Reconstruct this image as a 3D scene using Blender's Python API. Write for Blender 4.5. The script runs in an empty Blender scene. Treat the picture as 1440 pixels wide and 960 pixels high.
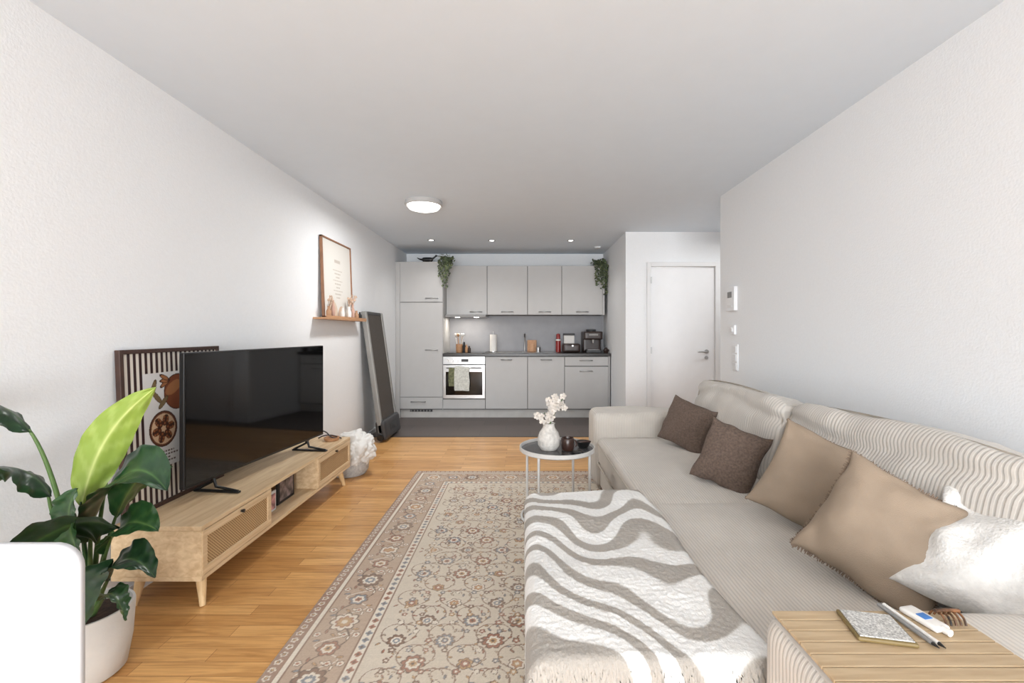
import bpy, bmesh, math, random
import numpy as np
from mathutils import Vector, Matrix, noise, Euler
random.seed(7); rng=np.random.RandomState(5)
D=bpy.data; C=bpy.context
def coll(o): C.scene.collection.objects.link(o); return o
def lin(c):
    c=c/255.0
    return c/12.92 if c<=0.04045 else ((c+0.055)/1.055)**2.4
def col(r,g,b): return (lin(r),lin(g),lin(b),1.0)
# ---------------------------------------------------------------- materials
def base_mat(name):
    m=D.materials.new(name); m.use_nodes=True
    nt=m.node_tree; b=nt.nodes['Principled BSDF']
    return m,nt,b
def mat(name,c,rough=0.5,metal=0.0,var=0.04,nscale=8.0,bump=0.0,bscale=200.0,emis=None,estr=0,spec=0.5,stretch=(1,1,1),bdist=.004,ior=None):
    m,nt,b=base_mat(name)
    tc=nt.nodes.new('ShaderNodeTexCoord'); mp=nt.nodes.new('ShaderNodeMapping')
    mp.inputs['Scale'].default_value=stretch
    nt.links.new(tc.outputs['Object'],mp.inputs['Vector'])
    n=nt.nodes.new('ShaderNodeTexNoise'); n.inputs['Scale'].default_value=nscale; n.inputs['Detail'].default_value=4
    nt.links.new(mp.outputs['Vector'],n.inputs['Vector'])
    r=nt.nodes.new('ShaderNodeValToRGB')
    r.color_ramp.elements[0].position=0.3; r.color_ramp.elements[1].position=0.7
    r.color_ramp.elements[0].color=(c[0]*(1-var*2),c[1]*(1-var*2),c[2]*(1-var*2),1)
    r.color_ramp.elements[1].color=(min(1,c[0]*(1+var)),min(1,c[1]*(1+var)),min(1,c[2]*(1+var)),1)
    nt.links.new(n.outputs['Fac'],r.inputs['Fac']); nt.links.new(r.outputs['Color'],b.inputs['Base Color'])
    b.inputs['Roughness'].default_value=rough; b.inputs['Metallic'].default_value=metal
    b.inputs['Specular IOR Level'].default_value=spec
    if ior: b.inputs['IOR'].default_value=ior
    if bump>0:
        n2=nt.nodes.new('ShaderNodeTexNoise'); n2.inputs['Scale'].default_value=bscale; n2.inputs['Detail'].default_value=3
        nt.links.new(mp.outputs['Vector'],n2.inputs['Vector'])
        bp=nt.nodes.new('ShaderNodeBump'); bp.inputs['Strength'].default_value=bump; bp.inputs['Distance'].default_value=bdist
        nt.links.new(n2.outputs['Fac'],bp.inputs['Height']); nt.links.new(bp.outputs['Normal'],b.inputs['Normal'])
    if emis:
        b.inputs['Emission Color'].default_value=emis; b.inputs['Emission Strength'].default_value=estr
    return m
def attr_mat(name,rough=0.9,bump=0.0,bscale=300,spec=0.3,sheen=0):
    m,nt,b=base_mat(name)
    a=nt.nodes.new('ShaderNodeAttribute'); a.attribute_name='Col'
    nt.links.new(a.outputs['Color'],b.inputs['Base Color'])
    b.inputs['Roughness'].default_value=rough; b.inputs['Specular IOR Level'].default_value=spec
    b.inputs['Sheen Weight'].default_value=sheen
    if bump>0:
        tc=nt.nodes.new('ShaderNodeTexCoord')
        n2=nt.nodes.new('ShaderNodeTexNoise'); n2.inputs['Scale'].default_value=bscale; n2.inputs['Detail'].default_value=3
        nt.links.new(tc.outputs['Object'],n2.inputs['Vector'])
        bp=nt.nodes.new('ShaderNodeBump'); bp.inputs['Strength'].default_value=bump; bp.inputs['Distance'].default_value=0.006
        nt.links.new(n2.outputs['Fac'],bp.inputs['Height']); nt.links.new(bp.outputs['Normal'],b.inputs['Normal'])
    return m
def cord_mat(name,c,axis='auto',spacing=0.010,strength=0.5,groove=0.82,rough=0.9,wr=0.25):
    m,nt,b=base_mat(name); L=nt.links
    tc=nt.nodes.new('ShaderNodeTexCoord'); sx=nt.nodes.new('ShaderNodeSeparateXYZ')
    L.new(tc.outputs['Object'],sx.inputs['Vector'])
    nw=nt.nodes.new('ShaderNodeTexNoise'); nw.inputs['Scale'].default_value=4; L.new(tc.outputs['Object'],nw.inputs['Vector'])
    if axis=='auto':
        g=nt.nodes.new('ShaderNodeSeparateXYZ'); L.new(tc.outputs['Normal'],g.inputs['Vector'])
        ab=nt.nodes.new('ShaderNodeMath'); ab.operation='ABSOLUTE'; L.new(g.outputs['X'],ab.inputs[0])
        gt=nt.nodes.new('ShaderNodeMath'); gt.operation='GREATER_THAN'; gt.inputs[1].default_value=0.7; L.new(ab.outputs[0],gt.inputs[0])
        mx=nt.nodes.new('ShaderNodeMix'); mx.data_type='FLOAT'
        L.new(gt.outputs[0],mx.inputs[0]); L.new(sx.outputs['X'],mx.inputs[2]); L.new(sx.outputs['Y'],mx.inputs[3])
        src=mx.outputs[0]
    else: src=sx.outputs[axis]
    wq=nt.nodes.new('ShaderNodeMath'); wq.operation='MULTIPLY_ADD'; wq.inputs[1].default_value=0.012
    L.new(nw.outputs['Fac'],wq.inputs[0]); L.new(src,wq.inputs[2])
    mu=nt.nodes.new('ShaderNodeMath'); mu.operation='MULTIPLY'; mu.inputs[1].default_value=2*math.pi/spacing; L.new(wq.outputs[0],mu.inputs[0])
    si=nt.nodes.new('ShaderNodeMath'); si.operation='SINE'; L.new(mu.outputs[0],si.inputs[0])
    mr=nt.nodes.new('ShaderNodeMapRange'); mr.interpolation_type='SMOOTHSTEP'; mr.inputs[1].default_value=-1; mr.inputs[2].default_value=0.4; L.new(si.outputs[0],mr.inputs[0])
    n=nt.nodes.new('ShaderNodeTexNoise'); n.inputs['Scale'].default_value=5; n.inputs['Detail'].default_value=5; L.new(tc.outputs['Object'],n.inputs['Vector'])
    cm=nt.nodes.new('ShaderNodeMix'); cm.data_type='RGBA'
    cm.inputs[6].default_value=(c[0]*groove,c[1]*groove,c[2]*groove,1); cm.inputs[7].default_value=c
    L.new(mr.outputs[0],cm.inputs[0])
    hs=nt.nodes.new('ShaderNodeHueSaturation'); L.new(cm.outputs[2],hs.inputs['Color'])
    m2=nt.nodes.new('ShaderNodeMapRange'); m2.inputs[1].default_value=.3; m2.inputs[2].default_value=.7; m2.inputs[3].default_value=.92; m2.inputs[4].default_value=1.05
    L.new(n.outputs['Fac'],m2.inputs[0]); L.new(m2.outputs[0],hs.inputs['Value'])
    L.new(hs.outputs['Color'],b.inputs['Base Color'])
    bp=nt.nodes.new('ShaderNodeBump'); bp.inputs['Strength'].default_value=strength; bp.inputs['Distance'].default_value=0.0015
    L.new(mr.outputs[0],bp.inputs['Height'])
    b2=nt.nodes.new('ShaderNodeBump'); b2.inputs['Strength'].default_value=wr; b2.inputs['Distance'].default_value=0.02
    nn=nt.nodes.new('ShaderNodeTexNoise'); nn.inputs['Scale'].default_value=7; nn.inputs['Detail'].default_value=3; L.new(tc.outputs['Object'],nn.inputs['Vector'])
    L.new(nn.outputs['Fac'],b2.inputs['Height']); L.new(bp.outputs['Normal'],b2.inputs['Normal'])
    L.new(b2.outputs['Normal'],b.inputs['Normal'])
    b.inputs['Roughness'].default_value=rough; b.inputs['Sheen Weight'].default_value=0.15
    return m
# ---------------------------------------------------------------- helpers
def grp(name,loc,rot=(0,0,0),local=False):
    e=D.objects.new(name,None); e.empty_display_size=0.1; coll(e)
    e.location=loc; e.rotation_euler=rot; e['loc']=1 if local else 0
    return e
def par(o,p):
    if p is None: return
    o.parent=p
    if not p.get('loc',0): o.matrix_parent_inverse=Matrix.Translation(p.location).inverted()
def finish(bm,name,m,loc=(0,0,0),p=None,smooth=False,mats=None):
    me=D.meshes.new(name); bm.to_mesh(me); bm.free()
    o=D.objects.new(name,me); coll(o); o.location=loc
    for mm in (mats or [m]): me.materials.append(mm)
    if smooth:
        me.polygons.foreach_set('use_smooth',[True]*len(me.polygons))
    par(o,p); return o
def box(name,x0,x1,y0,y1,z0,z1,m,bev=0.0,p=None,seg=2):
    bm=bmesh.new(); bmesh.ops.create_cube(bm,size=1)
    bmesh.ops.scale(bm,vec=(abs(x1-x0),abs(y1-y0),abs(z1-z0)),verts=bm.verts)
    o=finish(bm,name,m,((x0+x1)/2,(y0+y1)/2,(z0+z1)/2),p)
    if bev>0:
        b=o.modifiers.new('bevel','BEVEL'); b.width=bev; b.segments=seg; b.limit_method='ANGLE'
    return o
def soft_box(name,x0,x1,y0,y1,z0,z1,m,r=0.05,puff=0.0,nz=0.0,nsc=3.0,p=None,cuts=24,puffax=2,seed=0):
    bm=bmesh.new(); bmesh.ops.create_cube(bm,size=2)
    bmesh.ops.subdivide_edges(bm,edges=bm.edges[:],cuts=cuts,use_grid_fill=True)
    h=Vector(((x1-x0)/2,(y1-y0)/2,(z1-z0)/2))
    for v in bm.verts:
        q=Vector([math.sin(c*math.pi/2) for c in v.co])
        w=Vector([q[i]*h[i] for i in range(3)])
        inn=Vector([max(-(h[i]-r),min(h[i]-r,w[i])) for i in range(3)])
        d=w-inn
        if d.length>1e-6: w=inn+d.normalized()*r*min(1,max(abs(d[0]),abs(d[1]),abs(d[2]))/r)
        nn=[w[i]/h[i] for i in range(3)]
        if puff:
            a=[i for i in range(3) if i!=puffax]
            f=max(0,1-nn[a[0]]**4)*max(0,1-nn[a[1]]**4)
            w[puffax]+=puff*f*nn[puffax]
        if nz:
            s=Vector((seed,seed*1.7,0))
            w+=Vector((noise.noise(w*nsc+s),noise.noise(w*nsc+s+Vector((9,0,0))),noise.noise(w*nsc+s+Vector((0,9,0)))))*nz
        v.co=w
    return finish(bm,name,m,((x0+x1)/2,(y0+y1)/2,(z0+z1)/2),p,True)
def lathe(name,prof,loc,m,seg=36,p=None):
    bm=bmesh.new(); rings=[]
    for r,z in prof:
        rings.append([bm.verts.new((max(r,1e-4)*math.cos(2*math.pi*i/seg),max(r,1e-4)*math.sin(2*math.pi*i/seg),z)) for i in range(seg)])
    for a,b in zip(rings[:-1],rings[1:]):
        for i in range(seg): bm.faces.new((a[i],a[(i+1)%seg],b[(i+1)%seg],b[i]))
    bmesh.ops.remove_doubles(bm,verts=bm.verts,dist=3e-4)
    bmesh.ops.recalc_face_normals(bm,faces=bm.faces)
    o=finish(bm,name,m,loc,p,True)
    e=o.modifiers.new('es','EDGE_SPLIT'); e.split_angle=math.radians(45)
    return o
def tube(name,pts,r,m,p=None,cyc=False,radii=None,smooth=True):
    cu=D.curves.new(name,'CURVE'); cu.dimensions='3D'; cu.bevel_depth=r; cu.bevel_resolution=3; cu.use_fill_caps=True; cu.resolution_u=6
    if smooth and len(pts)>2:
        s=cu.splines.new('NURBS'); s.points.add(len(pts)-1); s.order_u=min(4,len(pts)); s.use_endpoint_u=not cyc; s.use_cyclic_u=cyc
    else:
        s=cu.splines.new('POLY'); s.points.add(len(pts)-1); s.use_cyclic_u=cyc
    for i,q in enumerate(pts):
        s.points[i].co=(q[0],q[1],q[2],1)
        if radii: s.points[i].radius=radii[i]
    cu.materials.append(m)
    o=D.objects.new(name,cu); coll(o); par(o,p); return o
def cone(bm,p0,p1,r0,r1,seg=12):
    p0=Vector(p0);p1=Vector(p1); q=(p1-p0).to_track_quat('Z','Y')
    A=[bm.verts.new(p0+q@Vector((r0*math.cos(t),r0*math.sin(t),0))) for t in [2*math.pi*i/seg for i in range(seg)]]
    B=[bm.verts.new(p1+q@Vector((r1*math.cos(t),r1*math.sin(t),0))) for t in [2*math.pi*i/seg for i in range(seg)]]
    for i in range(seg): bm.faces.new((A[i],A[(i+1)%seg],B[(i+1)%seg],B[i]))
    bm.faces.new(A[::-1]); bm.faces.new(B)
def cyl(name,p0,p1,r0,r1,m,p=None,seg=20):
    bm=bmesh.new(); cone(bm,p0,p1,r0,r1,seg); 
    o=finish(bm,name,m,(0,0,0),p,True)
    e=o.modifiers.new('es','EDGE_SPLIT'); e.split_angle=math.radians(45); return o
def grid_mesh(name,X,Y,Z,img,m,p=None,loc=(0,0,0)):
    ny,nx=X.shape; me=D.meshes.new(name)
    co=np.stack([X,Y,Z],-1).reshape(-1,3).astype(np.float32)
    idx=np.arange(nx*ny).reshape(ny,nx)
    f=np.stack([idx[:-1,:-1],idx[:-1,1:],idx[1:,1:],idx[1:,:-1]],-1).reshape(-1,4)
    me.vertices.add(len(co)); me.vertices.foreach_set('co',co.ravel())
    me.loops.add(f.size); me.loops.foreach_set('vertex_index',f.ravel().astype(np.int32))
    me.polygons.add(len(f)); me.polygons.foreach_set('loop_start',np.arange(0,f.size,4,dtype=np.int32))
    try: me.polygons.foreach_set('loop_total',np.full(len(f),4,dtype=np.int32))
    except Exception: pass
    me.update(calc_edges=True); me.validate()
    me.polygons.foreach_set('use_smooth',[True]*len(me.polygons))
    if img is not None:
        a=me.color_attributes.new('Col','FLOAT_COLOR','POINT')
        c=np.ones((ny*nx,4),np.float32); c[:,:3]=img.reshape(-1,3); a.data.foreach_set('color',c.ravel())
    me.materials.append(m); o=D.objects.new(name,me); coll(o); o.location=loc; par(o,p); return o
def L3(r,g,b): return np.array([lin(r),lin(g),lin(b)])
def disk_stamp(img,res,cx,cy,R,n,cols,amp=.2,rot=0,sx=1,sy=1):
    H,W=img.shape[:2]; k=R*1.05*max(sx,sy)
    x0=max(0,int((cx-k)*res)); x1=min(W,int((cx+k)*res)+2); y0=max(0,int((cy-k)*res)); y1=min(H,int((cy+k)*res)+2)
    if x1<=x0 or y1<=y0: return
    yy,xx=np.mgrid[y0:y1,x0:x1]; dx=(xx/res-cx); dy=(yy/res-cy)
    c,s=math.cos(rot),math.sin(rot); ux=(dx*c+dy*s)/sx; uy=(-dx*s+dy*c)/sy
    r=np.hypot(ux,uy); th=np.arctan2(uy,ux)
    rad=R*((1-amp)+amp*np.abs(np.cos(n*th/2))) if n else R
    q=r/rad; sub=img[y0:y1,x0:x1]
    for rr,cc in cols: sub[q<rr]=cc
def line_stamp(img,res,pts,w,cc):
    for (a,b),(c,d) in zip(pts[:-1],pts[1:]):
        n=max(1,int(math.hypot(c-a,d-b)*res/1.0))
        for i in range(n+1):
            t=i/n; disk_stamp(img,res,a+(c-a)*t,b+(d-b)*t,w,0,[(1,cc)])
# ---------------------------------------------------------------- base materials
M_wall=mat('wall_paint',col(235,237,239),.9,var=.008,nscale=60,bump=.28,bscale=110,spec=.2,bdist=.004)
M_ceil=mat('ceiling_paint',col(226,235,244),.95,var=.005,bump=.05,spec=.1)
M_white=mat('white_lacquer',col(235,236,238),.35,var=.01)
M_trim=mat('trim_white',col(226,227,228),.5,var=.01)
M_cab=mat('cabinet_grey',col(184,183,182),.5,var=.01)
M_cabd=mat('cabinet_gap',col(110,109,108),.7)
M_kick=mat('kick_grey',col(190,188,185),.5)
M_counter=mat('counter_dark',col(42,39,38),.3,var=.15,nscale=60)
M_splash=mat('splash_grey',col(146,146,150),.45,var=.03)
M_steel=mat('steel',col(190,190,190),.28,1.0,var=.03)
M_black=mat('black_plastic',col(22,22,23),.35)
M_blackm=mat('black_matte',col(30,30,31),.7)
M_dgrey=mat('dark_grey',col(58,58,60),.5)
M_grey=mat('mid_grey',col(135,134,133),.45)
M_glassb=mat('black_glass',col(10,10,11),.06,spec=.6)
M_screen=mat('tv_screen',col(7,7,8),.05,spec=.5,ior=1.5)
M_red=mat('red_gloss',col(140,34,30),.3)
M_dbrown=mat('dark_brown_plastic',col(48,34,30),.35)
M_ceram=mat('ceramic_white',col(226,223,218),.5,bump=.1)
M_terr=mat('soil',col(62,44,34),.95,var=.3,nscale=60,bump=1,bscale=80)
M_brown=mat('frame_walnut',col(66,44,36),.5,var=.15,nscale=12,stretch=(1,8,1))
M_orwood=mat('wood_orange',col(184,138,100),.5,var=.1,nscale=10,stretch=(6,1,6))
def wood_mat(name,c1,c2,stretch,rough=.5,scale=3):
    m,nt,b=base_mat(name); L=nt.links
    tc=nt.nodes.new('ShaderNodeTexCoord'); mp=nt.nodes.new('ShaderNodeMapping'); mp.inputs['Scale'].default_value=stretch
    L.new(tc.outputs['Object'],mp.inputs['Vector'])
    n=nt.nodes.new('ShaderNodeTexNoise'); n.inputs['Scale'].default_value=scale; n.inputs['Detail'].default_value=8; n.inputs['Distortion'].default_value=.6
    L.new(mp.outputs['Vector'],n.inputs['Vector'])
    r=nt.nodes.new('ShaderNodeValToRGB'); r.color_ramp.elements[0].position=.3; r.color_ramp.elements[1].position=.68
    r.color_ramp.elements[0].color=c1; r.color_ramp.elements[1].color=c2
    L.new(n.outputs['Fac'],r.inputs['Fac']); L.new(r.outputs['Color'],b.inputs['Base Color']); b.inputs['Roughness'].default_value=rough
    bp=nt.nodes.new('ShaderNodeBump'); bp.inputs['Strength'].default_value=.08; bp.inputs['Distance'].default_value=.003
    L.new(n.outputs['Fac'],bp.inputs['Height']); L.new(bp.outputs['Normal'],b.inputs['Normal'])
    return m
M_oak=wood_mat('sonoma_oak',col(196,165,126),col(224,199,162),(10,1,14))
M_oakleg=wood_mat('oak_leg',col(205,170,122),col(225,195,150),(20,20,2))
M_tray=wood_mat('tray_wood',col(168,144,112),col(192,169,136),(2,22,10))
def floor_mat():
    m,nt,b=base_mat('oak_parquet'); L=nt.links
    tc=nt.nodes.new('ShaderNodeTexCoord')
    br=nt.nodes.new('ShaderNodeTexBrick'); br.offset=.37; br.offset_frequency=2; br.squash=1
    br.inputs['Scale'].default_value=1; br.inputs['Brick Width'].default_value=.62; br.inputs['Row Height'].default_value=.07
    br.inputs['Mortar Size'].default_value=.0010; br.inputs['Mortar Smooth'].default_value=.2; br.inputs['Bias'].default_value=0
    br.inputs['Color1'].default_value=col(198,145,86); br.inputs['Color2'].default_value=col(227,177,114); br.inputs['Mortar'].default_value=col(140,92,52)
    L.new(tc.outputs['Object'],br.inputs['Vector'])
    mp=nt.nodes.new('ShaderNodeMapping'); mp.inputs['Scale'].default_value=(1.5,22,1); L.new(tc.outputs['Object'],mp.inputs['Vector'])
    n=nt.nodes.new('ShaderNodeTexNoise'); n.inputs['Scale'].default_value=3; n.inputs['Detail'].default_value=8; n.inputs['Distortion'].default_value=.8; L.new(mp.outputs['Vector'],n.inputs['Vector'])
    r=nt.nodes.new('ShaderNodeValToRGB'); r.color_ramp.elements[0].position=.34; r.color_ramp.elements[1].position=.58
    r.color_ramp.elements[0].color=(.66,.58,.5,1); r.color_ramp.elements[1].color=(1,1,1,1); L.new(n.outputs['Fac'],r.inputs['Fac'])
    mx=nt.nodes.new('ShaderNodeMix'); mx.data_type='RGBA'; mx.blend_type='MULTIPLY'; mx.inputs[0].default_value=.75
    L.new(br.outputs['Color'],mx.inputs[6]); L.new(r.outputs['Color'],mx.inputs[7]); L.new(mx.outputs[2],b.inputs['Base Color'])
    b.inputs['Roughness'].default_value=.30; b.inputs['Specular IOR Level'].default_value=.5
    return m
def tile_mat():
    m,nt,b=base_mat('dark_tile'); L=nt.links
    tc=nt.nodes.new('ShaderNodeTexCoord')
    br=nt.nodes.new('ShaderNodeTexBrick'); br.offset=.5
    br.inputs['Scale'].default_value=1; br.inputs['Brick Width'].default_value=.6; br.inputs['Row Height'].default_value=.3; br.inputs['Mortar Size'].default_value=.003
    br.inputs['Color1'].default_value=col(80,70,67); br.inputs['Color2'].default_value=col(90,80,76); br.inputs['Mortar'].default_value=col(62,56,54)
    L.new(tc.outputs['Object'],br.inputs['Vector']); L.new(br.outputs['Color'],b.inputs['Base Color']); b.inputs['Roughness'].default_value=.4
    return m
# ---------------------------------------------------------------- room
XL,XR,YB,YF,H=-1.82,1.77,-4.2,7.1,2.44
YT=5.31
box('floor',XL-.12,3.3,YB-.12,YT,-.1,0,floor_mat())
box('floor_tiles',XL-.12,3.3,YT+.004,YF+.12,-.1,0.001,tile_mat())
box('trim_floor_transition',XL,3.2,YT-.012,YT+.012,0,.004,M_dgrey)
box('ceiling',XL-.12,3.3,YB-.12,YF+.12,H,H+.1,M_ceil)
box('wall_left',XL-.12,XL,YB-.12,YF+.12,0,H,M_wall)
box('wall_kitchen',XL,1.245,YF,YF+.12,0,H,M_wall)
box('wall_right',XR,3.3,YB-.12,4.09,0,H,M_wall)
box('wall_hall_side',3.2,3.3,4.09,5.54,0,H,M_wall)
DX0,DX1,DZ=1.50,2.38,2.07
box('wall_door_left',1.245,DX0,5.54,YF+.12,0,H,M_wall)
box('wall_door_right',DX1,3.3,5.54,5.7,0,H,M_wall)
box('wall_door_top',DX0,DX1,5.54,5.7,DZ,H,M_wall)
dr=grp('door_1',((DX0+DX1)/2,5.56,0))
box('leaf',DX0+.045,DX1-.045,5.55,5.59,.006,DZ-.045,M_white,.003,dr)
box('casing_left',DX0,DX0+.05,5.515,5.62,.001,DZ,M_trim,.003,dr)
box('casing_right',DX1-.05,DX1,5.515,5.62,.001,DZ,M_trim,.003,dr)
box('casing_top',DX0+.05,DX1-.05,5.515,5.62,DZ-.05,DZ,M_trim,.003,dr)
for i,z in enumerate((.25,1.0,1.85)): cyl('hinge_%d'%i,(DX0+.048,5.512,z-.04),(DX0+.048,5.512,z+.04),.008,.008,M_steel,dr)
cyl('handle_rose',(2.23,5.55,.985),(2.23,5.535,.985),.026,.026,M_steel,dr)
tube('handle_lever',[(2.23,5.54,.985),(2.23,5.50,.985),(2.21,5.495,.985),(2.11,5.495,.985)],.010,M_steel,dr,smooth=False)
cyl('key_rose',(2.23,5.55,.91),(2.23,5.54,.91),.022,.022,M_steel,dr)
# back wall with window (behind the camera)
box('wall_back_left',XL,-1.6,YB-.12,YB,0,H,M_wall); box('wall_back_right',1.6,XR,YB-.12,YB,0,H,M_wall)
box('wall_back_top',-1.6,1.6,YB-.12,YB,2.36,H,M_wall)
w=grp('window_1',(0,YB-.06,1.1))
for i,(a,b_) in enumerate(((-1.6,-1.53),(-.035,.035),(1.53,1.6))): box('post_%d'%i,a,b_,YB-.09,YB-.03,.001,2.36,M_white,.004,w)
box('rail_top',-1.6,1.6,YB-.09,YB-.03,2.29,2.36,M_white,.004,w); box('rail_bottom',-1.6,1.6,YB-.09,YB-.03,.001,.08,M_white,.004,w)
box('baseboard_left',XL,XL+.012,YB,6.4,0.001,.05,M_trim,.002)
box('baseboard_right',XR-.012,XR,YB,4.09,0.001,.05,M_trim,.002)
box('baseboard_pillar',1.233,1.245,5.54,6.4,0.002,.05,M_trim,.002)
box('baseboard_hall',1.245,DX0,5.528,5.54,0.002,.05,M_trim,.002)
# ---------------------------------------------------------------- kitchen
YC=6.46
k=grp('kitchen_cabinets',(-.27,6.8,0))
def handle(x,z,y,wd=.15,p=k):
    tube('handle',[(x-wd/2,y,z),(x-wd/2,y-.03,z),(x+wd/2,y-.03,z),(x+wd/2,y,z)],.007,M_steel,p,smooth=False)
def front(x0,x1,z0,z1,y,hx=None,hz=None,hw=.15,m=None):
    box('front',x0+.004,x1-.004,y,y+.019,z0+.004,z1-.004,m or M_cab,.002,k)
    if hx is not None: handle(hx,hz,y,hw)
box('filler',XL+.002,-1.755,YC+.01,YF-.01,.0,2.22,M_cab,0,k)
box('tall_carcass',-1.755,-1.15,YC+.02,YF-.01,.12,2.215,M_cabd,0,k)
box('tall_side',-1.152,-1.142,YC+.02,YF-.01,.12,2.218,M_cab,0,k)
box('tall_top',-1.76,-1.142,YC,YF-.01,2.2,2.22,M_cab,0.001,k)
front(-1.755,-1.145,1.645,2.205,YC,-1.30,1.70,.17)
front(-1.755,-1.145,.30,1.645,YC,-1.30,.97,.17)
front(-1.755,-1.145,.13,.30,YC,-1.49,.235,.2)
box('kick',XL+.02,1.235,YC+.05,YC+.07,.002,.12,M_kick,0,k)
box('kick_grille',-1.62,-1.3,YC+.045,YC+.052,.085,.115,M_dgrey,0,k)
for i in range(7): box('grille_slat',-1.61+i*.044,-1.59+i*.044,YC+.04,YC+.047,.088,.112,M_grey,0,k)
box('base_carcass',-1.142,1.225,YC+.02,YF-.01,.12,.875,M_cabd,0,k)
box('base_end',1.21,1.228,YC,YF-.01,.12,.88,M_cab,0,k)
box('countertop',-1.142,1.24,YC-.02,YF-.005,.88,.92,M_counter,.003,k)
for a,b_ in ((-.54,.06),(.06,.585)): front(a,b_,.13,.875,YC,(a+b_)/2,.83,.15)
front(.585,1.21,.74,.875,YC,.89,.82,.17); front(.585,1.21,.13,.735,YC,.89,.67,.17)
front(-1.142,-.54,.13,.27,YC)
YU=6.72
box('upper_carcass',-1.14,1.2,YU+.02,YF-.01,1.475,2.2,M_cabd,0,k)
for a,b_ in ((-1.14,-.535),(-.535,.062),(.062,.567),(.567,1.17)): front(a,b_,1.475,2.205,YU,(a+b_)/2+(.14 if a<-1 else 0),1.52,.17)
box('upper_end',1.17,1.2,YU,YF-.01,1.475,2.205,M_cab,0,k)
box('range_hood_slab',-1.13,-.545,6.6,YF-.02,1.445,1.473,M_steel,.003,k)
box('hood_glass_front',-1.13,-.545,6.585,6.6,1.44,1.475,M_grey,.003,k)
box('backsplash',-1.142,1.24,YF-.012,YF-.002,.92,1.475,M_splash,0,k)
M_emw=mat('lamp_emission',(1,1,1,1),.5,emis=(1,.98,.94,1),estr=10)
for x in (-.98,-.70): lathe('hood_light',[(0,0),(.035,0),(.035,.006),(0,.006)],(x,6.78,1.439),M_emw,20,k)
box('cooktop',-1.10,-.56,6.54,7.0,.9205,.926,M_glassb,.002,k)
box('sink_rim',-.42,.50,6.56,7.0,.9205,.925,M_steel,.002,k)
box('sink_basin',-.38,-.02,6.6,6.95,.9255,.927,M_grey,.002,k)
tube('faucet',[(.02,6.98,.925),(.02,6.98,1.12),(.02,6.95,1.2),(.02,6.85,1.2),(.02,6.8,1.15)],.011,M_steel,k)
ov=grp('oven',(-.84,6.5,.57))
box('panel',-1.138,-.543,YC-.004,YC+.019,.765,.875,M_steel,.003,ov)
box('door_frame',-1.138,-.543,YC-.012,YC+.019,.28,.755,M_steel,.004,ov)
box('door_glass',-1.10,-.58,YC-.014,YC-.011,.33,.66,M_glassb,.003,ov)
tube('bar',[(-1.08,YC-.012,.715),(-1.08,YC-.05,.715),(-.60,YC-.05,.715),(-.60,YC-.012,.715)],.008,M_steel,ov,smooth=False)
for i,x in enumerate((-1.08,-1.01,-.94,-.72,-.66,-.60)): cyl('knob_%d'%i,(x,YC-.004,.82),(x,YC-.03,.82),.019,.016,M_steel,ov)
box('display',-.88,-.78,YC-.006,YC-.003,.80,.84,M_black,0,ov)
M_tow=mat('towel_pattern',col(214,214,206),.95,var=.12,nscale=45,bump=.4)
M_tow2=mat('towel_dark',col(120,122,92),.95,var=.3,nscale=30,bump=.4)
tw=grp('tea_towel',(-.83,6.4,.6))
soft_box('cloth',-.97,-.76,YC-.075,YC-.055,.40,.735,M_tow,.008,0,.012,8,tw,14)
soft_box('cloth_back',-1.05,-.93,YC-.07,YC-.058,.46,.72,M_tow2,.005,0,.008,8,tw,12)
# ---------------------------------------------------------------- counter items
def small(name,prof,x,y,z,m): return lathe(name,prof,(x,y,z),m,24)
zc=.9215
jar=grp('utensil_jar',(-.95,6.75,zc+.005))
lathe('jar',[(0,0),(.045,0),(.05,.02),(.05,.12),(.045,.12),(.045,.02),(0,.02)],(-.95,6.75,zc+.005),M_orwood,24,jar)
for i in range(7):
    a=i*.9; x2=-.95+.06*math.cos(a); y2=6.75+.04*math.sin(a)
    cyl('spoon_%d'%i,(-.95+.02*math.cos(a),6.75+.02*math.sin(a),zc+.03),(x2,y2,zc+.24),.005,.006,M_orwood if i%2 else M_ceram,jar,8)
    lathe('spoon_head_%d'%i,[(0,-.03),(.018,-.01),(.018,.015),(0,.03)],(x2,y2,zc+.255),M_orwood if i%2 else M_ceram,12,jar)
for i,(x,hh,m_) in enumerate(((-.875,.15,M_blackm),(-.84,.11,M_orwood),(-.80,.09,M_dbrown))):
    small('spice_bottle',[(0,0),(.022,0),(.024,.01),(.024,hh*.6),(.012,hh*.75),(.012,hh),(0,hh)],x,6.72,zc+.005,m_)
pt=grp('paper_towel_stand',(-.43,6.82,zc))
lathe('roll',[(.015,0),(.052,0),(.052,.25),(.015,.25)],(-.45,6.82,zc+.014),M_ceram,28,pt)
lathe('base',[(0,0),(.07,0),(.07,.01),(0,.01)],(-.45,6.82,zc+.004),M_steel,28,pt)
cyl('pin',(-.45,6.82,zc+.01),(-.45,6.82,zc+.31),.006,.006,M_steel,pt)
kb=grp('cutting_board_set',(.13,6.85,zc))
for i in range(3): box('board_%d'%i,.06+i*.02,.20-i*.02,6.90-i*.03,6.915-i*.03,zc+.005,zc+.18-.02*i,M_orwood,.006,kb)
small('sponge_cup',[(0,0),(.03,0),(.034,.07),(.03,.07),(.028,.01),(0,.01)],.22,6.75,zc+.005,M_steel)
rt=grp('coffee_tin',(.53,6.9,zc))
lathe('body',[(0,0),(.038,0),(.038,.17),(0,.17)],(.53,6.92,zc),M_red,24,rt)
lathe('lid',[(0,0),(.039,0),(.039,.02),(0,.024)],(.53,6.92,zc+.171),M_ceram,24,rt)
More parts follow.
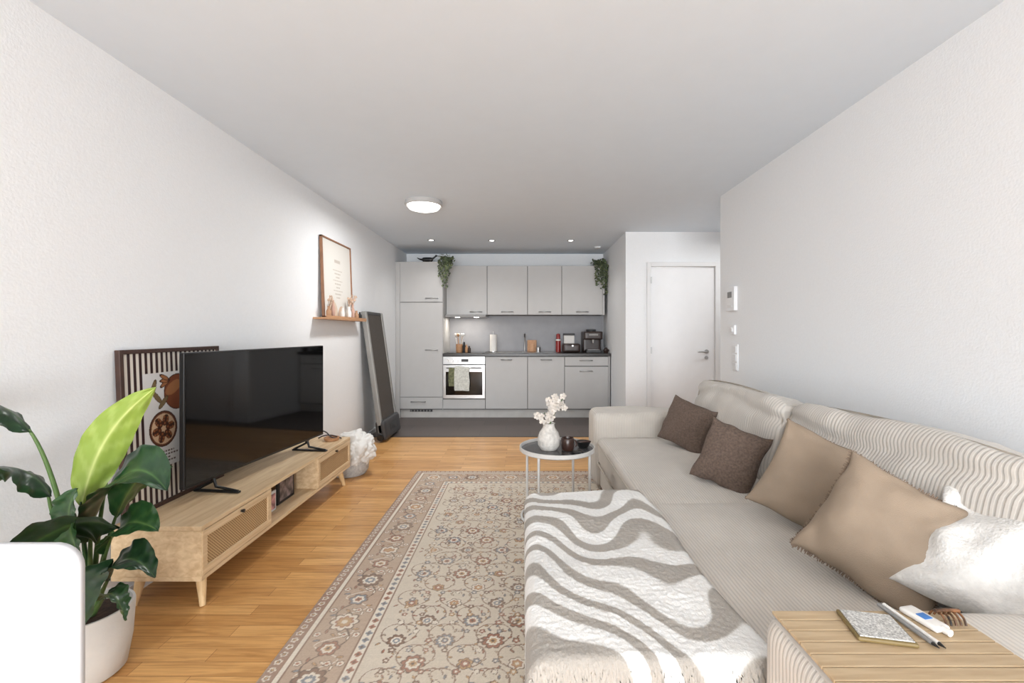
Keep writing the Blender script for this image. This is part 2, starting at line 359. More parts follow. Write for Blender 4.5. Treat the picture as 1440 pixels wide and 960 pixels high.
lathe('upper_jar',[(0,0),(.03,0),(.03,.06),(.02,.08),(0,.08)],(.53,6.92,zc+.196),M_red,24,rt)
bk=grp('bread_box',(.7,6.75,zc))
soft_box('body',.58,.84,6.66,6.88,zc,zc+.13,M_dbrown,.03,p=bk,cuts=10)
cyl('knob',(.72,6.66,zc+.1),(.72,6.645,zc+.1),.012,.012,M_steel,bk)
wc=grp('white_canister',(.70,6.97,zc))
box('carton',.62,.78,6.95,7.05,zc,zc+.25,M_ceram,.006,wc); box('carton_lid',.615,.785,6.945,7.055,zc+.25,zc+.28,M_dgrey,.006,wc)
cm=grp('coffee_machine',(1.0,6.8,zc))
soft_box('body',.89,1.16,6.80,7.04,zc,zc+.31,M_dbrown,.02,p=cm,cuts=10)
soft_box('head',.89,1.16,6.64,6.82,zc+.19,zc+.31,M_dbrown,.02,p=cm,cuts=10)
box('drip_tray',.92,1.13,6.62,6.82,zc,zc+.04,M_dgrey,.005,cm)
box('grille',.94,1.11,6.64,6.80,zc+.04,zc+.044,M_steel,.001,cm)
cyl('spout',(1.025,6.70,zc+.20),(1.025,6.70,zc+.14),.022,.015,M_steel,cm)
box('control_strip',.96,1.09,6.636,6.642,zc+.25,zc+.275,M_grey,.002,cm)
lathe('bean_hopper',[(0,0),(.07,0),(.075,.035),(0,.04)],(1.03,6.93,zc+.305),M_dgrey,24,cm)
small('sugar_bowl',[(0,0),(.03,0),(.045,.04),(.04,.05),(.02,.065),(.008,.08),(0,.08)],1.19,6.55,zc,M_dbrown)
# ---------------------------------------------------------------- ivy
def ivy(name,x,y,z,strands,lenr,seed,front_y,spread=.12):
    rnd=random.Random(seed); bm=bmesh.new()
    def leaf(c,s,nrm,rot):
        q=Vector(nrm).to_track_quat('Z','Y')@Euler((0,0,rot)).to_quaternion()
        pts=[(0,-s,0),(s*.6,-s*.3,.15*s),(s*.45,s*.4,0),(0,s,-.1*s),(-s*.45,s*.4,0),(-s*.6,-s*.3,.15*s)]
        vs=[bm.verts.new(Vector(c)+q@Vector(p_)) for p_ in pts]
        f=bm.faces.new(vs); f.material_index=rnd.choice((0,0,1))
    for k_ in range(strands):
        L=rnd.uniform(*lenr); ox=rnd.uniform(-spread,spread); n=int(L/.012)
        px=x+ox*.4; py=y
        for i in range(n+10):
            if i<10: t=i/10; cx=px+ (ox*.6)*t; cy=y+(front_y-y)*t; cz=z+.06*math.sin(t*3.1)
            else: cz=z-(i-10)*.012; cx=x+ox+.01*math.sin(i*.7+k_); cy=front_y+.01*math.sin(i*.5+k_)
            leaf((cx+rnd.uniform(-.02,.02),cy+rnd.uniform(-.025,.01),cz+rnd.uniform(-.01,.01)),rnd.uniform(.012,.022),(rnd.uniform(-.6,.6),-1,rnd.uniform(-.2,.8)),rnd.uniform(0,6))
    for k_ in range(90):
        leaf((x+rnd.uniform(-spread,spread),rnd.uniform(front_y,y+.04),z+rnd.uniform(0,.1)),rnd.uniform(.014,.024),(rnd.uniform(-1,1),-.6,rnd.uniform(0,1)),rnd.uniform(0,6))
    return finish(bm,name+'_leaves',None,(0,0,0),None,False,[M_ivy1,M_ivy2])
M_ivy1=mat('ivy_dark',col(66,78,52),.6,var=.2); M_ivy2=mat('ivy_light',col(104,114,78),.6,var=.2)
for nm,x,y,z,st,lr,sd,fy in (('hanging_ivy',-1.10,6.66,2.225,12,(.12,.42),3,6.40),('hanging_ivy.001',1.12,6.84,2.21,12,(.1,.46),9,6.66)):
    e=grp(nm,(x,y,z)); o=ivy(nm,x,y,z,st,lr,sd,fy,.10); o.name='leaves'; par(o,e)
    lathe('pot',[(0,0),(.05,0),(.06,.08),(.055,.08),(.05,.02),(0,.02)],(x,y+.02,z),M_dgrey,20,e)
dg=grp('bird_figurine',(-1.38,6.6,2.22))
soft_box('body',-1.47,-1.31,6.57,6.63,2.245,2.30,M_black,.025,.005,0,3,dg,8)
tube('neck',[(-1.33,6.6,2.28),(-1.29,6.6,2.30),(-1.27,6.6,2.325)],.013,M_black,dg,radii=[1.2,1,.8])
lathe('head',[(0,-.018),(.016,-.008),(.016,.008),(0,.018)],(-1.265,6.6,2.327),M_black,12,dg)
cyl('beak',(-1.255,6.6,2.327),(-1.225,6.6,2.322),.007,.001,M_black,dg,8)
tube('tail',[(-1.46,6.6,2.275),(-1.50,6.6,2.27),(-1.54,6.6,2.30)],.012,M_black,dg,radii=[1.3,1,.4])
for i,(x,y) in enumerate(((-1.43,6.585),(-1.43,6.615),(-1.35,6.585),(-1.35,6.615))): cyl('leg_%d'%i,(x,y,2.2205),(x,y,2.26),.007,.01,M_black,dg,8)
# ---------------------------------------------------------------- lights
M_lampg=mat('lamp_glass',(1,1,1,1),.4,emis=(1,.985,.96,1),estr=3)
def disk_light(name,loc,r,e,c,p,spread=180):
    l=D.lights.new(name,'AREA'); l.shape='DISK'; l.size=r*2; l.energy=e; l.color=c; l.spread=math.radians(spread)
    o=D.objects.new(name,l); coll(o); o.location=loc; par(o,p); return o
def ceiling_lamp(nm,x,y,e):
    cl=grp(nm,(x,y,H))
    lathe('rim',[(.0,0),(.168,0),(.172,-.035),(.163,-.045),(.152,-.04),(.15,-.001),(0,-.001)],(x,y,H-.001),M_cab,48,cl)
    lathe('diffuser',[(.149,-.02),(.149,-.05),(.135,-.068),(.09,-.082),(.0,-.088)],(x,y,H),M_lampg,48,cl)
    disk_light('bulb_light',(x,y,H-.095),.13,e,(1,.99,.975),cl)
ceiling_lamp('ceiling_lamp',-.93,4.25,23)
ceiling_lamp('added_fill_lamp',0,-2.0,14)  # added fill lamp, unseen behind the camera, evens out the room light
ceiling_lamp('added_hall_lamp',2.5,4.8,8)  # added lamp out of view, brightens the dark hallway
for i,(x,y) in enumerate(((-1.22,6.02),(-.42,6.05),(.63,6.05))):
    g=grp('downlight' if i==0 else 'downlight.%03d'%i,(x,y,H))
    lathe('ring',[(.03,-.004),(.045,-.006),(.05,0),(.03,0)],(x,y,H-.0005),M_steel,24,g)
    lathe('bulb',[(0,-.003),(.03,-.003)],(x,y,H-.0005),M_emw,24,g)
    ld=D.lights.new('spot','SPOT'); ld.energy=18; ld.spot_size=2.2; ld.spot_blend=.9; ld.shadow_soft_size=.05; ld.color=(1,.97,.93)
    lo=D.objects.new('spot',ld); coll(lo); lo.location=(x,y,H-.02); par(lo,g)
sd=grp('ceiling_vent',(1.06,6.5,H)); lathe('disc',[(0,-.02),(.04,-.02),(.05,0),(0,0)],(1.06,6.5,H),M_white,24,sd)  # small ceiling vent, modelled as a plain disc
def area(name,loc,rot,sx,sy,e,c=(1,1,1)):
    l=D.lights.new(name,'AREA'); l.shape='RECTANGLE'; l.size=sx; l.size_y=sy; l.energy=e; l.color=c
    o=D.objects.new(name,l); coll(o); o.location=loc; o.rotation_euler=rot; return o
area('window_daylight',(0,YB-.2,1.2),(math.radians(90),0,0),3.1,2.3,385,(.95,.978,1))
area('hood_light_source',(-.84,6.8,1.435),(0,0,0),.45,.08,4,(1,.93,.82))
# ---------------------------------------------------------------- wall devices on the right wall
def dev(name,y0,y1,z0,z1,t=.015):
    g=grp(name,(XR,(y0+y1)/2,(z0+z1)/2)); box('body',XR-t,XR,y0,y1,z0,z1,M_white,.004,g); return g
g=dev('wall_intercom',3.76,3.92,1.40,1.60,.03); box('screen',XR-.032,XR-.029,3.80,3.88,1.51,1.56,M_grey,.001,g); box('button_row',XR-.032,XR-.029,3.80,3.88,1.43,1.45,M_trim,.001,g)
g=dev('room_thermostat',3.78,3.86,1.20,1.28,.02); cyl('dial',(XR-.02,3.82,1.24),(XR-.032,3.82,1.24),.022,.02,M_trim,g)
g=dev('light_switch',3.74,3.83,.90,1.12,.012)
for i in range(3): box('rocker_%d'%i,XR-.018,XR-.011,3.755,3.815,.91+i*.07,.965+i*.07,M_trim,.002,g)
# ---------------------------------------------------------------- rug
def make_rug():
    RW,RH=2.0,2.9; nx,ny=560,812; qx,qy=nx//2,ny//2; res=qx/(RW/2)
    img=np.zeros((qy,qx,3)); yy,xx=np.mgrid[0:qy,0:qx]; a=xx/res; b=yy/res; d=np.minimum(a,b)
    cream=L3(210,199,182); rose=L3(160,108,88); dk=L3(104,84,74); beige=L3(190,170,148); och=L3(188,150,108); gry=L3(126,132,140); pale=L3(224,215,200); brn=L3(132,104,88)
    img[:]=cream
    img[d<.335]=brn; img[d<.328]=pale; img[d<.288]=brn; img[d<.280]=L3(180,156,136); img[d<.085]=brn; img[d<.078]=pale; img[d<.060]=brn; img[d<.054]=L3(150,118,102); img[d<.008]=L3(170,154,138)
    def fl(x,y,R,kind,rot=0,n=8):
        K=[[(1,dk),(.88,rose),(.66,dk),(.6,pale),(.34,och),(.16,dk)],
           [(1,dk),(.88,pale),(.62,rose),(.5,och),(.22,pale)],
           [(1,brn),(.86,gry),(.6,pale),(.35,rose),(.15,dk)],
           [(1,dk),(.86,och),(.62,dk),(.55,rose),(.25,pale)],
           [(1,dk),(.86,brn),(.6,pale),(.4,gry),(.18,pale)]][kind%5]
        disk_stamp(img,res,x,y,R,n,K,.26,rot)
    def leafs(x,y,R,ang,c1,n=1):
        disk_stamp(img,res,x+R*math.cos(ang),y+R*math.sin(ang),R,0,[(1,dk),(.7,c1)],0,ang,1,.42)
    def vine(pts,c=dk,w=.0032): line_stamp(img,res,pts,w,c)
    t=.03
    while t<1.5:
        for (x,y) in ((.03,t),(t,.03)): disk_stamp(img,res,x,y,.015,5,[(1,pale),(.6,dk),(.35,och)],.35,t*9)
        for (x,y) in ((.308,t),(t,.308)):
            if min(x,y)>.29: disk_stamp(img,res,x,y,.015,4,[(1,rose if int(t*40)%2 else gry),(.4,dk)],.4)
        t+=.040
    N=260
    for sw in (0,1):
        pts=[]; pts2=[]
        for i in range(N):
            s=.1+i*1.5/N; q=.182+.055*math.sin(s*2*math.pi/.32); q2=.182-.06*math.sin(s*2*math.pi/.16)
            pts.append((q,s) if sw==0 else (s,q)); pts2.append((q2,s) if sw==0 else (s,q2))
        vine(pts2,pale,.0028); vine(pts,dk,.0035)
        s=.182; kk=0
        while s<1.5:
            x,y=(.182,s) if sw==0 else (s,.182)
            fl(x,y,.064 if kk%2==0 else .046,[1,2,4,0][kk%4],kk*.4,8 if kk%2==0 else 6)
            for an in (.7,1.6,2.4,3.9,4.7,5.5):
                leafs(x+.068*math.cos(an),y+.068*math.sin(an),.015,an+.9,[pale,och,gry,rose][int(an)%4])
            for off in (-.078,.078,0.03):
                x2,y2=(.182+off,s+.08) if sw==0 else (s+.08,.182+off)
                disk_stamp(img,res,x2,y2,.018,5,[(1,dk),(.8,pale),(.4,rose)],.3)
            s+=.16; kk+=1
    def inside(x,y,m=.0): return x>.345+m and y>.345+m
    gx,gy=.19,.20
    for j in range(16):
        for i in range(7):
            x=1.0-i*gx-(gx/2 if j%2 else 0); y=1.45-j*gy*.62
            if not inside(x,y,.01): continue
            kd=(i*2+j*3)%5
            for sg in (-1,1):
                pts=[]
                for q in range(26):
                    an=q/26*4.4; rr=.095*(1-q/34); pts.append((x+sg*(.0+rr*math.sin(an)),y+.06-rr*math.cos(an)*.9))
                pts=[p_ for p_ in pts if inside(*p_)]
                if len(pts)>2: vine(pts,brn,.0026)
            for an in [q*math.pi/4+.2 for q in range(8)]:
                lx,ly=x+.058*math.cos(an),y+.058*math.sin(an)
                if inside(lx,ly,.02): leafs(lx,ly,.012,an+.5,[och,gry,rose,beige][(int(an*2)+j)%4])
            fl(x,y,[.048,.036,.044,.032,.040][kd],kd,.2*j,[8,6,10,6,8][kd])
    for j in range(26):
        for i in range(14):
            x=1.0-(i+.5)*.068; y=1.45-(j+.5)*.055
            if inside(x,y,.012) and rng.rand()<.66:
                disk_stamp(img,res,x+rng.uniform(-.006,.006),y,.012+rng.rand()*.006,5,[(1,dk),(.8,[rose,och,gry,pale,brn][rng.randint(5)]),(.4,pale)],.35,rng.rand()*3)
                an=rng.rand()*6; leafs(x+.015*math.cos(an),y+.015*math.sin(an),.009,an,[och,beige,gry,rose][rng.randint(4)])
    full=np.concatenate([img,img[:,::-1]],1); full=np.concatenate([full,full[::-1]],0)
    h,w_=full.shape[:2]
    low=rng.rand(24,16); iy=np.linspace(0,22.99,h); ix=np.linspace(0,14.99,w_)
    y0=iy.astype(int); x0=ix.astype(int); fy=(iy-y0)[:,None]; fx=(ix-x0)[None]
    ln=(low[y0][:,x0]*(1-fy)*(1-fx)+low[y0+1][:,x0]*fy*(1-fx)+low[y0][:,x0+1]*(1-fy)*fx+low[y0+1][:,x0+1]*fy*fx)[...,None]
    wr_=.04+.30*ln
    full=full*(1-wr_)+L3(200,186,168)*wr_
    full*= (1+.14*(rng.rand(h,w_,1)-.5)); full*= (1+.05*(rng.rand(h,1,1)-.5))
    X0,Y0=-.93,1.08
    U,V=np.meshgrid(np.linspace(0,RW,w_),np.linspace(0,RH,h))
    e=np.minimum(np.minimum(U,RW-U),np.minimum(V,RH-V)); Z=.002+.008*np.clip(e/.008,0,1)
    grid_mesh('area_rug',U-RW/2,V-RH/2,Z,full,attr_mat('rug_pile',.95,.4,400,.1,.1),None,(X0+RW/2,Y0+RH/2,0))
make_rug()
RZ=.0105
# ---------------------------------------------------------------- sofa
M_cord=cord_mat('corduroy_beige',col(205,198,189),'auto',.0125,.5,.82)
M_cordb=cord_mat('corduroy_cushion',col(208,202,194),'Y',.016,.7,.78,wr=.25)
M_pipe=mat('piping',col(184,176,165),.9)
sf=grp('sectional_sofa',(1.1,2.3,0))
SX=.57; CX0=.028
soft_box('base_main',SX+.02,1.60,2.15,3.52,RZ+.02,.235,M_cord,.02,0,.004,3,sf,20)
soft_box('base_chaise',CX0+.02,1.60,1.08,2.17,RZ+.02,.235,M_cord,.02,0,.004,3,sf,20)
soft_box('seat_main',SX,1.60,2.14,3.50,.215,.415,M_cord,.04,.018,.010,2.5,sf,30,seed=3)
soft_box('seat_chaise',CX0,1.60,1.06,2.17,.215,.415,M_cord,.04,.010,.006,2.5,sf,30,seed=5)
soft_box('arm_far',SX-.03,1.70,3.48,3.84,RZ+.02,.60,M_cord,.06,0,.012,3,sf,26)
soft_box('arm_near',.53,1.70,.66,1.03,RZ+.02,.605,M_cord,.05,0,.004,3,sf,26)
soft_box('back_frame',1.56,1.755,.66,3.84,RZ+.02,.62,M_cord,.05,0,.008,3,sf,26)
for i,(x,y) in enumerate(((.13,1.2),(.13,2.08),(.65,3.75),(1.65,3.75),(.65,.76),(1.65,.76))): cyl('foot_%d'%i,(x,y,RZ if x<1 and 1.1<y<3.9 else .001),(x,y,.05),.022,.025,M_black,sf)
def piping(x0,x1,y0,y1,z,r,name):
    pts=[]
    for cx,cy,a0 in ((x1-r,y1-r,0),(x0+r,y1-r,90),(x0+r,y0+r,180),(x1-r,y0+r,270)):
        for q in range(5):
            an=math.radians(a0+q*22.5); pts.append((cx+r*math.cos(an),cy+r*math.sin(an),z))
    tube(name,pts,.006,M_pipe,sf,cyc=True,smooth=False)
piping(SX-.004,1.60,2.14,3.50,.375,.045,'piping_main'); piping(CX0-.004,1.60,1.056,2.17,.375,.045,'piping_chaise')
piping(SX-.004,1.60,2.14,3.50,.225,.045,'piping_main_low')
def back_cushion(name,y0,y1,seed,zt=.86,x=1.42,lean=.20):
    W=(y1-y0)/2; Hh=(zt-.40)/2+.01; bm=bmesh.new(); bmesh.ops.create_cube(bm,size=2); bmesh.ops.subdivide_edges(bm,edges=bm.edges[:],cuts=40,use_grid_fill=True)
    for v in bm.verts:
        q=[math.sin(c*math.pi/2) for c in v.co]
        T=.125*(.50+.50*max(0,(1-q[1]**6))**.5*max(0,(1-abs(q[2])**4))**.5)
        ww=Vector((q[0]*T,q[1]*W,q[2]*Hh))
        cr=max(0,abs(q[1])-.8)/.2*max(0,abs(q[2])-.7)/.3
        ww.y*=1-.03*cr; ww.z*=1-.08*cr
        ww.z+= .022*noise.noise(Vector((seed,q[1]*1.8,0)))*(1 if q[2]>0 else .0)
        if q[2]>0: ww.z-=.03*q[1]**2*q[2]
        wv=Vector((q[0]*.5,q[1]*4,q[2]*1.2+seed))
        ww.x+=.016*noise.noise(wv*1.1)+.007*noise.noise(Vector((0,q[1]*8+q[2]*2.5,seed)))
        ww.x+=.022*math.exp(-((q[2]-.58-.12*math.sin(q[1]*2.5+seed))/.13)**2)*(1 if q[0]<0 else 0)
        ww.z+=.004*noise.noise(wv*3+Vector((4,4,4)))
        v.co=ww
    o=finish(bm,name,M_cordb,(x,(y0+y1)/2,.40+Hh),sf,True); o.rotation_euler=(0,lean,0)
    pts=[]
    for t in range(72):
        an=2*math.pi*t/72; c,s=math.cos(an),math.sin(an); k_=(abs(c)**7+abs(s)**7)**(-1/7)
        yy=c*k_*W*.985; zz=s*k_*Hh*.98
        if zz>0: zz-=.028*(yy/W)**2
        pts.append((-.064,yy,zz))
    pp_=tube(name+'_seam',pts,.0065,M_pipe,None,cyc=True,smooth=False); pp_.location=o.location; pp_.rotation_euler=(0,lean,0); par(pp_,sf)
back_cushion('back_cushion_a',2.36,3.50,1.3,.86,1.39); back_cushion('back_cushion_b',1.10,2.36,4.1,.86,1.42)
# ---------------------------------------------------------------- throw pillows
def pillow(name,w,h,t,loc,nrm,roll,m,seed=0,fringe=0,wr=.012,m2=None):
    n=40; bm=bmesh.new(); us=[math.sin(-math.pi/2+math.pi*i/n) for i in range(n+1)]
    for sgn in (1,-1):
        g=[]
        for v in us:
            row=[]
            for u in us:
                x=w/2*u*(1-.09*(1-v*v)); y=h/2*v*(1-.09*(1-u*u))
                prof=(max(0,1-u*u)*max(0,1-v*v))
                z=sgn*t/2*prof**.38
                q=Vector((x*5+seed,y*5,sgn*2)); 
                z+=wr*noise.noise(q)*min(1,prof*4)+wr*.6*noise.noise(q*2.6)*min(1,prof*6)
                z-=sgn*wr*.9*max(0,noise.noise(Vector(((x+y)*9,(x-y)*2.5,seed))))*min(1,prof*5)*(u*u+v*v)
                z+=sgn*.007*math.sin(11*math.atan2(y,x)+seed)*min(1,prof*5)*(u*u+v*v)*.5
                x+=.012*noise.noise(Vector((v*2,seed,1))); y+=.012*noise.noise(Vector((u*2,seed,5)))
                row.append(bm.verts.new((x,y,z)))
            g.append(row)
        for j in range(n):
            for i in range(n):
                f=(g[j][i],g[j][i+1],g[j+1][i+1],g[j+1][i]); bm.faces.new(f if sgn>0 else f[::-1])
    bmesh.ops.remove_doubles(bm,verts=bm.verts,dist=.0004)
    for f in bm.faces: f.smooth=True
    if fringe:
        rnd=random.Random(seed)
        for e in range(4):
            for i in range(150):
                s=-1+2*(i+rnd.random()*.6)/150; inn=1-.09*(1-s*s)
                base={0:(w/2*s,h/2*inn),1:(w/2*s,-h/2*inn),2:(w/2*inn,h/2*s),3:(-w/2*inn,h/2*s)}[e]
                out={0:(0,1),1:(0,-1),2:(1,0),3:(-1,0)}[e]; tn=(out[1],out[0])
                L_=fringe*rnd.uniform(.6,1.1); j=rnd.uniform(-.3,.3); wd=.0022
                b0=Vector((base[0]-out[0]*.010,base[1]-out[1]*.010,rnd.uniform(-.004,.004))); tn=Vector((tn[0],tn[1],0)); o_=Vector((out[0],out[1],rnd.uniform(-.3,.3)))+tn*j
                vs=[bm.verts.new(b0-tn*wd),bm.verts.new(b0+tn*wd),bm.verts.new(b0+tn*wd*.6+o_*L_),bm.verts.new(b0-tn*wd*.6+o_*L_)]
                f=bm.faces.new(vs); f.material_index=1 if m2 else 0
    o=finish(bm,name,m,loc,None,False,[m]+([m2] if m2 else []))
    zax=Vector(nrm).normalized(); xax=Vector((0,0,1)).cross(zax).normalized(); yax=zax.cross(xax)
    R=Matrix((xax,yax,zax)).transposed().to_4x4()@Matrix.Rotation(math.radians(roll),4,'Z')
    o.rotation_euler=R.to_euler(); return o
M_brownp=mat('pillow_brown',col(104,88,78),.95,var=.18,nscale=90,bump=1,bscale=160)
M_taupe=mat('pillow_taupe',col(146,129,111),.9,var=.06,nscale=6,bump=.35,bscale=350)
M_taupef=mat('pillow_fringe',col(124,106,90),.95,var=.1)
M_fuzzy=mat('pillow_white_chenille',col(218,216,212),.95,var=.05,nscale=50,bump=.8,bscale=120)
pillow('throw_pillow',.37,.33,.15,(1.12,3.12,.585),(-.75,-.5,.35),-12,M_brownp,2)
pillow('throw_pillow.001',.31,.34,.15,(1.08,2.38,.565),(-.55,-.75,.35),-16,M_brownp,5)
pillow('throw_pillow.002',.49,.40,.15,(1.23,1.83,.590),(-.50,-.75,.45),-22,M_taupe,8,.010,.020,m2=M_taupef)
pillow('throw_pillow.003',.365,.385,.16,(1.125,1.42,.592),(-.5,-.7,.5),-26,M_taupe,12,.018,.026,m2=M_taupef)
pillow('throw_pillow.004',.50,.40,.16,(1.33,1.17,.590),(-.5,-.45,.75),-15,M_fuzzy,15,0,.040)
# ---------------------------------------------------------------- throw blanket with waves
def make_blanket():
    nx,ny=340,460
    S,T=np.meshgrid(np.linspace(0,1,nx),np.linspace(0,1,ny))
    LW,LT=.66,1.155
    s=S*LW; t=T*LT
    right=.585+ .018*np.sin(T*7)-.02*np.cos(T*3); yfar=2.19
    R=.04
    def wrap(l,edge):
        a=np.clip((l-edge)/R,0,math.pi/2); down=np.clip(l-edge-R*math.pi/2,0,None)
        hx=np.where(l<edge,l,edge+R*np.sin(a)); dz=np.where(l<edge,0,R*(1-np.cos(a)))+down
        return hx,dz
    hx,dz1=wrap(s,right-CX0-.03); hy,dz2=wrap(t,yfar-1.06-.02)
    X=right-hx; Y=yfar-hy+.02*np.sin(S*5+1)*(1-T)
    e=np.minimum(np.minimum(s,LW-s),np.minimum(t,LT-t)); th=.032*np.sqrt(np.clip(1-(1-np.clip(e/.03,0,1))**2,0,1))
    Z=.432+th-dz1-dz2
    fold=np.zeros_like(Z)
    for j in range(ny):
        for i in range(nx):
            x_,y_=X[j,i],Y[j,i]
            fold[j,i]=.010*noise.noise(Vector((x_*4,y_*4,0)))+.003*noise.noise(Vector((x_*14,y_*14,3)))+.002*noise.noise(Vector((x_*70,y_*70,5)))
    Z+= np.clip(fold,-.006,.02)*np.clip(e/.05,0,1)
    Z+= .0014*(rng.rand(ny,nx)-.5)
    X-= .012*np.clip(dz1/.05,0,1); Y-=.015*np.clip(dz2/.05,0,1)
    hem=np.exp(-(e/.02)**2)
    X+= .0014*(rng.rand(ny,nx)-.5)*(1+3*hem); Y+= .0014*(rng.rand(ny,nx)-.5)*(1+3*hem)
    u=s/LW; v=t/LT; r=1-u
    ph=7.4*v -2.2*r**1.6*(.3+v) +.62*np.sin(u*7.0+v*2.2+.4)+.26*np.sin(u*13-v*7+1.2)+.14*np.sin(u*5+v*19)
    f=np.sin(2*math.pi*ph)
    wdt=.12+.22*np.sin(u*5+v*7)
    msk=1/(1+np.exp(-(f-wdt)*16))
    img=L3(228,227,224)*(1-msk[...,None])+L3(164,158,150)*msk[...,None]
    img*= (1+.05*(rng.rand(ny,nx,1)-.5))
    grid_mesh('throw_blanket',X,Y,Z,img,attr_mat('plush',1,.25,260,.1,.1))
make_blanket()
# ---------------------------------------------------------------- arm tray and items
tr=grp('sofa_arm_tray',(.73,.85,.61))
tx0,tx1=.54,.925; tz=.6085
y=.69; i=0
while y<.985:
    box('slat_%d'%i,tx0,tx1,y,y+.031,tz,tz+.007,M_tray,.0015,tr); y+=.0335; i+=1
box('backing_cloth',tx0+.004,tx1-.004,.69,y-.006,tz-.0012,tz+.003,mat('tray_backing',col(120,100,76),.9),0,tr)
for q in range(6): 
    ob=box('flap_near_%d'%q,tx0,tx1,.645,.652,.565-q*.034,.5975-q*.034,M_tray,.0015,tr)
for q,(yy_,zz_,an) in enumerate(((.672,.604,.7),)):
    ob=box('slat_bend_%d'%q,tx0,tx1,yy_-.016,yy_+.016,zz_-.0035,zz_+.0035,M_tray,.0015,tr); ob.rotation_euler=(an,0,0)
tz+=.0075
co=grp('glitter_coaster',(.715,.925,tz),(0,0,math.radians(-12)),True)
box('pad',-.052,.052,-.048,.048,0,.008,mat('gold_edge',col(120,102,62),.5),.003,co)
box('top',-.047,.047,-.043,.043,.008,.0105,mat('glitter',col(200,199,195),.6,var=.3,nscale=260),.001,co)
pn=grp('pen_set',(.79,.93,tz))
for i_,(dx,m_) in enumerate(((0,M_grey),(.012,M_ceram))):
    cyl('barrel_%d'%i_,(.780+dx,1.00,tz+.006),(.787+dx,.875,tz+.006),.004,.004,m_,pn,12)
    cyl('tip_%d'%i_,(.787+dx,.875,tz+.006),(.788+dx,.862,tz+.006),.0038,.001,M_black,pn,12)
M_blue=mat('label_blue',col(60,120,190),.5)
tb=grp('cream_tube',(.838,.945,tz),(0,0,math.radians(12)),True)
soft_box('tube',-.018,.018,-.032,.045,0,.012,M_ceram,.005,0,0,3,tb,8)
box('label',-.011,.008,-.005,.014,.0118,.0132,M_blue,0,tb)
cyl('cap',(0,-.030,.007),(0,-.044,.007),.007,.007,M_ceram,tb,12)
hc=grp('hair_claw',(.885,.955,tz))
M_tort=mat('tortoise',col(105,70,45),.25,var=.5,nscale=60)
for i_ in range(5):
    a=-.02+i_*.010
    tube('tine_%d'%i_,[(.885+a,.970,tz+.004),(.887+a,.965,tz+.018),(.887+a,.95,tz+.023),(.887+a,.935,tz+.016),(.885+a,.93,tz+.004)],.0022,M_tort,hc)
tube('spine',[(.86,.951,tz+.022),(.885,.951,tz+.025),(.91,.951,tz+.022)],.004,M_tort,hc)
# ---------------------------------------------------------------- side table
st=grp('side_table',(.22,2.98,0))
cx,cy,zt=.22,2.98,.46
M_tabw=mat('table_metal',col(205,203,200),.4,var=.02)
M_tabtop=mat('table_top_dark',col(84,83,84),.22,var=.15,nscale=20)
lathe('tray',[(0,-.012),(.238,-.012),(.245,-.006),(.245,.018),(.238,.018),(.236,-.002),(0,-.002)],(cx,cy,zt),M_tabw,56,st)
lathe('top_inlay',[(0,0),(.234,0),(.234,.002),(0,.003)],(cx,cy,zt-.0015),M_tabtop,56,st)
for i in range(4):
    a=math.radians(45+90*i+12); cyl('leg_%d'%i,(cx+.232*math.cos(a),cy+.232*math.sin(a),RZ),(cx+.232*math.cos(a),cy+.232*math.sin(a),zt-.008),.0085,.0085,M_tabw,st,12)
tube('foot_ring',[(cx+.232*math.cos(i*math.pi/16),cy+.232*math.sin(i*math.pi/16),RZ+.012) for i in range(32)],.008,M_tabw,st,cyc=True,smooth=False)
zt+=.002
M_vase=mat('vase_white',col(208,204,198),.7,var=.12,nscale=45,bump=1,bscale=45)
vs=grp('orchid_vase',(.165,2.95,zt))
lathe('vase',[(0,0),(.05,0),(.07,.03),(.074,.07),(.062,.11),(.04,.14),(.036,.16),(.042,.17),(.036,.17),(.03,.155),(0,.15)],(.165,2.95,zt),M_vase,32,vs)
M_pet=mat('orchid_petal',col(212,204,195),.7,var=.14,nscale=30)
M_stem=mat('stem_green',col(84,112,60),.5,var=.1)
bm=bmesh.new(); rnd=random.Random(4); centers=[]
for sx_,ex in ((0,(.06,-.02,.30)),(1,(.09,.0,.33)),(2,(-.03,-.03,.24))):
    tube('stem_%d'%sx_,[(.165,2.95,zt+.14),(.165+ex[0]*.3,2.95,zt+.22),(.165+ex[0],2.95+ex[1],zt+ex[2])],.003,M_stem,vs)
for i in range(34):
    b_=rnd.choice(((.04,-.02,.29),(.07,.0,.32),(-.03,-.03,.22),(.01,-.03,.25)))
    centers.append(Vector((.165+b_[0]+rnd.uniform(-.05,.035),2.95+b_[1]+rnd.uniform(-.04,.03),zt+b_[2]+rnd.uniform(-.05,.03))))
for c in centers:
    nrm=Vector((rnd.uniform(-.8,.6),-1,rnd.uniform(-.3,.6))).normalized(); q=nrm.to_track_quat('Z','Y')
    for k_ in range(5):
        an=2*math.pi*k_/5+rnd.random()*.3; wd=.5; Ls=.025
        pts=[]
        for (l,w_,z_) in ((0,0,0),(.35,.5,.12),(.75,.55,.2),(1,0,.1),(.75,-.55,.2),(.35,-.5,.12)):
            pts.append(c+q@(Euler((0,0,an)).to_matrix()@Vector((l*Ls,w_*Ls*wd*1.3,z_*Ls*.8))))
        bm.faces.new([bm.verts.new(p_) for p_ in pts])
    cone(bm,c,c+nrm*.008,.005,.002,6)
finish(bm,'blossoms',M_pet,(0,0,0),vs)
M_cup=mat('cup_brown',col(58,38,32),.3,var=.2)
cp=grp('brown_cup',(.285,2.93,zt)); lathe('cup',[(0,0),(.034,0),(.04,.01),(.042,.075),(.038,.08),(.036,.075),(.034,.012),(0,.01)],(.285,2.93,zt),M_cup,28,cp)
